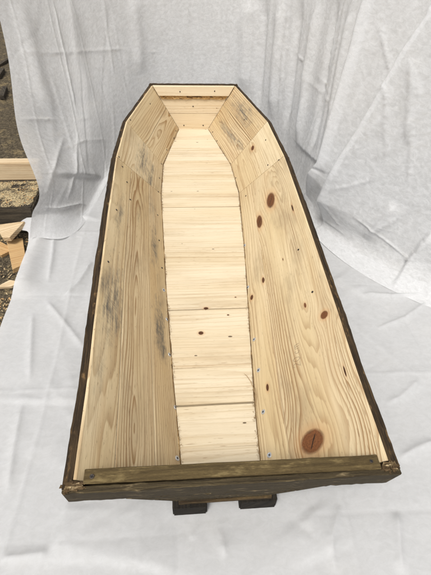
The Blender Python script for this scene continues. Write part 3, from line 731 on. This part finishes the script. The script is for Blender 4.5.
# --- cloth on the ground
EDGE = [(-.745, -1.4), (-.75, .35), (-.735, .70), (-.735, .92), (-.738, 1.06), (-.742, 1.16), (-.750, 1.212), (-.765, 1.228), (-.828, 1.252), (-.77, 1.285), (-.70, 1.33), (-.60, 1.37), (-.555, 1.42), (-.50, 1.8)]
FLOOR = [
    ('ridge', 0.01, 0.01, [(-0.639, 0.773, -0.078), (-0.604, 0.6, -0.078), (-0.576, 0.468, -0.078)]),
    ('step', 0.0125, 0.05, [(-0.624, 0.403, -0.078), (-0.528, 0.391, -0.078), (-0.419, 0.389, -0.078)]),
    ('ridge', 0.01, 0.01, [(-0.579, 0.398, -0.078), (-0.566, 0.25, -0.078), (-0.549, 0.131, -0.078)]),
    ('ridge', 0.0125, 0.012, [(-0.526, -0.014, -0.078), (-0.471, -0.012, -0.078), (-0.411, -0.01, -0.078)]),
    ('step', 0.0112, 0.12, [(-0.397, 0.102, -0.078), (-0.402, 0.04, -0.078), (-0.413, -0.011, -0.078)]),
    ('step', 0.0088, 0.08, [(-0.435, -0.024, -0.078), (-0.321, -0.03, -0.078), (-0.213, -0.047, -0.078), (-0.115, -0.071, -0.078)]),
    ('ridge', 0.0125, 0.012, [(0.431, 0.028, -0.078), (0.407, -0.045, -0.078), (0.39, -0.105, -0.078)]),
    ('ridge', 0.015, 0.012, [(0.489, 0.159, -0.078), (0.549, 0.184, -0.078), (0.618, 0.204, -0.078)]),
    ('ridge', 0.015, 0.012, [(0.589, 0.808, -0.078), (0.715, 0.797, -0.078), (0.9, 0.8, -0.078)]),
    ('step', 0.015, 0.08, [(0.51, 0.911, -0.078), (0.565, 0.832, -0.078), (0.603, 0.802, -0.078)]),
    ('ridge', 0.01, 0.008, [(0.594, 0.631, -0.078), (0.729, 0.684, -0.078), (0.871, 0.773, -0.078)]),
    ('ridge', 0.01, 0.01, [(0.666, 0.413, -0.078), (0.573, 0.351, -0.078), (0.517, 0.33, -0.078)]),
    ('step', 0.005, 0.08, [(0.115, 0.07, -0.078), (0.156, 0.043, -0.078), (0.2, -0.007, -0.078)]),
    ('ridge', 0.0088, 0.008, [(0.018, 0.071, -0.078), (-0.017, 0.016, -0.078), (-0.011, -0.048, -0.078)]),
    ('ridge', 0.0075, 0.008, [(-0.052, 0.047, -0.078), (-0.091, -0.001, -0.078)]),
    ('step', 0.0125, 0.05, [(-0.715, 1.148, -0.078), (-0.65, 1.217, -0.078), (-0.565, 1.229, -0.078)]),
    ('step', 0.015, 0.05, [(-0.719, 1.359, -0.078), (-0.614, 1.381, -0.078), (-0.482, 1.36, -0.078)]),
    ('ridge', 0.0125, 0.01, [(-0.667, 1.374, -0.078), (-0.631, 1.064, -0.078), (-0.617, 0.922, -0.078)]),
    ('ridge', 0.0125, 0.01, [(-0.548, 0.836, -0.078), (-0.502, 0.917, -0.078), (-0.467, 1.058, -0.078)]),
    ('ridge', 0.0088, 0.01, [(-0.61, 0.839, -0.078), (-0.491, 0.683, -0.078), (-0.426, 0.591, -0.078)]),
    ('soft', 0.0275, 0.05, [(-0.703, 0.843, -0.078), (-0.72, 1.067, -0.078), (-0.714, 1.295, -0.078)]),
    ('soft', 0.01, 0.07, [(0.223, -0.064, -0.078), (0.203, 0.001, -0.078), (0.185, 0.037, -0.078)]),
    ('ridge', 0.0088, 0.01, [(0.293, 0.053, -0.078), (0.246, -0.023, -0.078), (0.238, -0.094, -0.078)]),
]
def build_floor():
    nx, ny = 470, 820
    gs = np.linspace(0, 1, nx); gy = np.linspace(-1.2, 3.3, ny)
    ex = np.array([interp(EDGE, y) for y in gy])
    ex = np.convolve(np.pad(ex, 1, mode='edge'), np.array([1, 2, 1]) / 4, mode='valid')
    S_, Y_ = np.meshgrid(gs, gy, indexing='ij')
    X_ = ex[None, :] + (1.7 - ex[None, :]) * S_
    X_ = X_ + (1 - S_) ** 8 * .004 * vnoise(Y_ * 6, Y_ * 0, 5, 2)
    XX = X_
    P = np.stack([X_, Y_, np.full_like(X_, GZ)], -1)
    N = np.zeros_like(P); N[..., 2] = 1
    D = crease_disp(P, N, FLOOR)
    D += .002 * vnoise(X_ * 2.2, Y_ * 2.2, 21, 2) + .0035
    D += .0007 * vnoise(X_ * 24, Y_ * 24, 29, 2)
    D += straight_creases(X_, Y_, 91, 95, (-.75, 1.3), (-.4, 1.8), None)
    # rises over the end of the old timber at the left
    D += .050 * np.clip((Y_ - 1.10) / .16, 0, 1.2) ** 2 * np.clip((-.56 - XX) / .18, 0, 1)
    for q, a in ((-.52, .003), (-.12, -.002), (.30, .0025), (.72, -.003), (1.1, .003)): D += a * np.exp(-np.abs(XX - q - .01 * np.sin(Y_ * 4)) / .006)
    for q, a in ((-.35, .003), (.02, -.002), (.44, .003), (.86, -.002), (1.27, .003)): D += a * np.exp(-np.abs(Y_ - q - .01 * np.sin(X_ * 5)) / .006)
    under = ((np.abs(X_) < .30) & (Y_ > .03) & (Y_ < 2.3))
    D = np.where(under, np.minimum(D, 0.0) * .3 - .001, D) if False else D
    skid = np.clip(1 - np.maximum(np.abs(X_ - 0) - .15, np.maximum(.04 - Y_, 0)) / .06, 0, 1)
    D = np.maximum(D, 0.0) * (1 - skid)
    P[..., 2] = GZ + D - .0005
    # the sheet stops just behind the foot of the hanging cloth
    B = wall_base(140, 60)[:, 10, :2]
    poly = np.concatenate([B, [[1.75, .6], [1.75, -1.3], [-1.2, -1.3], [-1.2, 1.15]]])
    ins = np.zeros(X_.shape, bool)
    for (xa, ya), (xb, yb) in zip(poly, np.roll(poly, -1, 0)):
        with np.errstate(divide='ignore', invalid='ignore'):
            ins ^= ((ya > Y_) != (yb > Y_)) & (X_ < (xb - xa) * (Y_ - ya) / (yb - ya) + xa)
    ins |= (Y_ < 1.36) & (X_ < -.3)
    return grid_mesh('ground_cloth', P, np.stack([X_, Y_], -1), ins, fleece('white_fleece_ground', 6.0, thin=.05, white=.79))
flr = build_floor()
tag(flr, 'white fleece sheet spread wrinkled on the ground underneath the long wooden box', 'cloth sheet')

# ------------------------------------------------------------------ yard ground and odds and ends at the left
T = Tree('yard_ground')
tc = T.node('ShaderNodeTexCoord')
g1 = T.noise(tc.outputs['Object'], 9, 6, .7); g2 = T.noise(tc.outputs['Object'], 55, 5, .7, .6); g3 = T.noise(tc.outputs['Object'], 210, 3, .7)
c = T.mix(T.step(g2, .38, .62), (0.075, 0.060, 0.042), (0.185, 0.150, 0.100))
c = T.mix(T.step(g1 * .6 + g2 * .4, .50, .62), c, (0.34, 0.26, 0.14))
c = T.mix(T.step(g3, .58, .68) * .8, c, (0.46, 0.36, 0.20)); c = T.mix(T.step(g3, .42, .34) * .8, c, (0.028, 0.022, 0.016))
m_gr = T.done(T.bsdf(c, .95, T.bump(g2 + g3, .9, .02), spec=.1))
bm = bmesh.new(); bmesh.ops.create_grid(bm, x_segments=60, y_segments=60, size=1)
for v_ in bm.verts:
    v_.co.x *= 1; v_.co.y *= 1
    v_.co = Vector((math.copysign(abs(v_.co.x) ** 2.2, v_.co.x) * 60, math.copysign(abs(v_.co.y) ** 2.2, v_.co.y) * 60 + 1, 0))
    v_.co.z = GZ - .014 + .006 * mnoise.noise(v_.co * 5)
gr = link('ground', fin(bm, 'ground'), m_gr, None, True); tag(gr, kind='structure')

def plank_bm(L, W, Tk, seed, bev=.003):
    bm = box_bm(-L / 2, L / 2, -W / 2, W / 2, 0, Tk, bev)
    set_uv(bm, (1, 0, 0), (0, 1, 0), (0, 0, 0), (seed, seed * .37)); return bm
m_old = dark_wood('old_grey_timber', base=(0.030, 0.025, 0.019), worn=(0.10, 0.080, 0.055), pale=(0.17, 0.14, 0.095), wear=.55, palemin=.72, streak=60)
m_saw = pine('fresh_sawn_pine', early=(0.60, 0.475, 0.30), late=(0.34, 0.21, 0.10), pale=(0.66, 0.55, 0.38), freq=75, centre=.2, amount=.9, marks=.4)
m_brn = pine('tan_offcut', early=(0.52, 0.33, 0.145), late=(0.33, 0.17, 0.06), pale=(0.56, 0.39, 0.20), freq=80, centre=.2, amount=.9, speck=.5, marks=.5)

o = link('old_timber', fin(plank_bm(2.4, .30, .128, 2.1, .006), 'old_timber'), m_old); o.location = (-.735 - 1.2, 1.286 + .15, GZ - .006)
tag(o, 'thick dark grey timber lying under sawdust behind the pale offcuts', 'timber')
bm = plank_bm(2.2, .048, .088, 4.4); o = link('pine_plank', fin(bm, 'pine_plank'), m_saw); o.location = (-.74 - 1.1, 1.545, GZ + .122); o.rotation_euler.z = R(0.5)
tag(o, 'long pale pine plank standing on edge on top of the dark timber', 'plank')

def prism(pts, th, name, mat, loc, rot, label, cat, seed, group=None):
    bm = bmesh.new()
    vs = [bm.verts.new((x, y, 0)) for x, y in pts]; f = bm.faces.new(vs)
    r = bmesh.ops.extrude_face_region(bm, geom=[f]); bmesh.ops.translate(bm, verts=[e for e in r['geom'] if isinstance(e, bmesh.types.BMVert)], vec=(0, 0, th))
    bmesh.ops.recalc_face_normals(bm, faces=bm.faces)
    bmesh.ops.bevel(bm, geom=bm.edges[:], offset=.0012, segments=1, affect='EDGES')
    set_uv(bm, (1, 0.3, 0), (-.3, 1, 0), (0, 0, 0), (seed, seed))
    o = link(name, fin(bm, name), mat); o.location = loc; o.rotation_euler = rot
    return tag(o, label, cat, group)
prism([(-.075, .05), (.055, .052), (.012, -.045), (-.02, -.04)], .022, 'wood_offcut', m_saw, (-.825, 1.215, GZ + .036), (R(6), R(-7), 0), 'pale triangular pine offcut on top of the scrap pile by the cloth edge', 'offcut', 3.2, 'wood offcuts beside the cloth')
prism([(-.035, .11), (.03, .12), (.05, -.10), (.0, -.14)], .020, 'wood_offcut', m_brn, (-.795, 1.115, GZ - .004), (R(-7), R(5), R(14)), 'long tan pointed offcut sticking out below the pale triangular one', 'offcut', 5.0, 'wood offcuts beside the cloth')
prism([(-.05, .02), (.055, .03), (.05, -.03), (-.045, -.02)], .016, 'wood_offcut', m_brn, (-.87, 1.17, GZ - .010), (0, R(4), R(-40)), 'short brown offcut tucked under the pale triangular one', 'offcut', 6.0, 'wood offcuts beside the cloth')
prism([(-.05, -.012), (.0, .022), (.045, .004), (.01, -.016)], .012, 'wood_offcut', m_saw, (-.768, .935, GZ - .010), (R(4), 0, R(8)), 'small pale wood chip lying alone on the ground nearest the camera', 'offcut', 8.0, 'wood offcuts beside the cloth')
prism([(-.09, -.014), (.08, -.018), (.09, .012), (-.08, .016)], .02, 'wood_offcut', m_old, (-1.63, 3.86, GZ - .008), (0, R(-4), R(75)), 'dark stick lying farthest back beside the hanging cloth', 'offcut', 9.0, 'dark sticks behind the cloth')
prism([(-.10, -.02), (.09, -.02), (.10, .018), (-.10, .02)], .03, 'wood_offcut', m_old, (-1.56, 3.55, GZ - .008), (0, 0, R(95)), 'dark stick lying between two others beside the hanging cloth', 'offcut', 9.6, 'dark sticks behind the cloth')
prism([(-.11, -.018), (.10, -.02), (.10, .012), (-.09, .018)], .03, 'wood_offcut', m_old, (-1.40, 3.08, GZ - .008), (0, 0, R(100)), 'dark stick lying nearest among those beside the hanging cloth', 'offcut', 10.6, 'dark sticks behind the cloth')

# sawdust and shavings: a thin uneven bed on the dark timber and loose chips round it
m_dust = pine('sawdust_chips', early=(0.44, 0.34, 0.19), late=(0.30, 0.20, 0.10), pale=(0.56, 0.45, 0.28), freq=60, speck=0)
bm = bmesh.new()
for k in range(7500):
    if k < 3000:
        x, y = random.uniform(-1.45, -.745), random.uniform(1.295, 1.515); z = GZ + .1225
        q = mnoise.noise(Vector((x * 7, y * 9, 3)))
        if q < random.uniform(-.35, .1): continue
    else:
        x, y = random.uniform(-1.35, -.72), random.uniform(.6, 1.27); z = GZ - .012
        if mnoise.noise(Vector((x * 8, y * 8, 1))) < random.uniform(-.3, .1): continue
    L = random.uniform(.0025, .009) * (random.uniform(2, 4) if random.random() < .07 else 1); w = random.uniform(.0012, .0036) * (1.8 if random.random() < .06 else 1)
    mt = Matrix.Translation((x, y, z + random.uniform(0, .004))) @ Matrix.Rotation(random.uniform(0, 6.3), 4, 'Z') @ Matrix.Rotation(random.gauss(0, .3), 4, 'Y') @ Matrix.Diagonal((L, w, random.uniform(.0006, .002), 1))
    rr_ = bmesh.ops.create_cube(bm, size=1, matrix=mt)
    mi = random.choice((0, 1, 1, 2, 3))
    for v_ in rr_['verts']:
        v_.co += Vector((random.gauss(0, .0008), random.gauss(0, .0006), 0))
        for f_ in v_.link_faces: f_.material_index = mi
rows = []
for i in range(90):
    row = []
    for j in range(30):
        x, y = -1.62 + .88 * i / 89, 1.292 + .228 * j / 29
        q = mnoise.noise(Vector((x * 7, y * 9, 3))) + .5 * mnoise.noise(Vector((x * 31, y * 31, 8)))
        row.append(bm.verts.new((x, y, GZ + .1225 + .010 * min(max(q + .12, -.2), .8) - (.006 if i in (0, 89) or j in (0, 29) else 0))))
    rows.append(row)
for r0, r1 in zip(rows, rows[1:]):
    for j in range(29): bm.faces.new((r0[j], r1[j], r1[j + 1], r0[j + 1]))
set_uv(bm, (1, 0, 0), (0, 1, 0), (0, 0, 0))
T = Tree('sawdust_bed'); u, v = uvxy(T)
n1 = T.noise(T.vec(u * 150, v * 150, 0), 1, 4, .7); n2 = T.noise(T.vec(u * 22, v * 22, 0), 1, 4, .65)
c = T.mix(T.step(n1, .36, .62), (0.15, 0.115, 0.07), (0.50, 0.40, 0.23)); c = T.mix(T.step(n2, .50, .60) * .75, c, (0.07, 0.058, 0.045))
m_bed = T.done(T.bsdf(c, .95, T.bump(n1, .9, .006), spec=.1))
o = link('sawdust', fin(bm, 'sawdust'), m_bed)
for q in (m_dust, m_old, m_brn): o.data.materials.append(q)
tag(o, 'tan sawdust and shavings strewn over the dark timber and ground', 'sawdust', kind='stuff')

# ------------------------------------------------------------------ camera, light
cam = bpy.data.cameras.new('camera'); co = bpy.data.objects.new('camera', cam); col.objects.link(co)
rt, up, fw = Vector((0.99688, -0.07338, 0.02894)), Vector((0.02883, 0.68047, 0.7322)), Vector((0.07342, 0.72909, -0.68047))
M = Matrix((rt, up, -fw)).transposed().to_4x4(); M.translation = (-0.0863, -0.3271, 1.0489)
co.matrix_world = M
cam.sensor_fit = 'VERTICAL'; cam.sensor_height = 24; cam.lens = 24 * 420 / 575
cam.clip_start = .02; cam.clip_end = 500
scene.camera = co

w = bpy.data.worlds.new('World'); scene.world = w; w.use_nodes = True
nt = w.node_tree; bg = nt.nodes['Background']
sky = nt.nodes.new('ShaderNodeTexSky'); sky.sky_type = 'NISHITA'; sky.sun_disc = False
EL, AZ = R(62), R(210)            # sun direction: azimuth clockwise from +Y
sky.sun_elevation = EL; sky.sun_rotation = AZ
sky.air_density = 1.0; sky.dust_density = 4.0; sky.ozone_density = 1.0
hs = nt.nodes.new('ShaderNodeHueSaturation'); hs.inputs['Saturation'].default_value = 0.10     # cloud-veiled sky
nt.links.new(sky.outputs[0], hs.inputs['Color']); nt.links.new(hs.outputs[0], bg.inputs[0]); bg.inputs[1].default_value = 0.115
sun = bpy.data.lights.new('sun', 'SUN'); sun.energy = 1.5; sun.angle = R(18); sun.color = (1, .965, .91)
so = bpy.data.objects.new('sun', sun); col.objects.link(so)
sd = Vector((math.sin(AZ) * math.cos(EL), math.cos(AZ) * math.cos(EL), math.sin(EL)))
so.rotation_euler = sd.to_track_quat('Z', 'Y').to_euler(); so.location = sd * 5

vs = scene.view_settings
scene.display_settings.display_device = 'sRGB'
vs.view_transform = 'Standard'; vs.look = 'None'; vs.exposure = 0.67; vs.gamma = 1; vs.use_curve_mapping = False
scene.cycles.max_bounces = 8; scene.cycles.transparent_max_bounces = 12
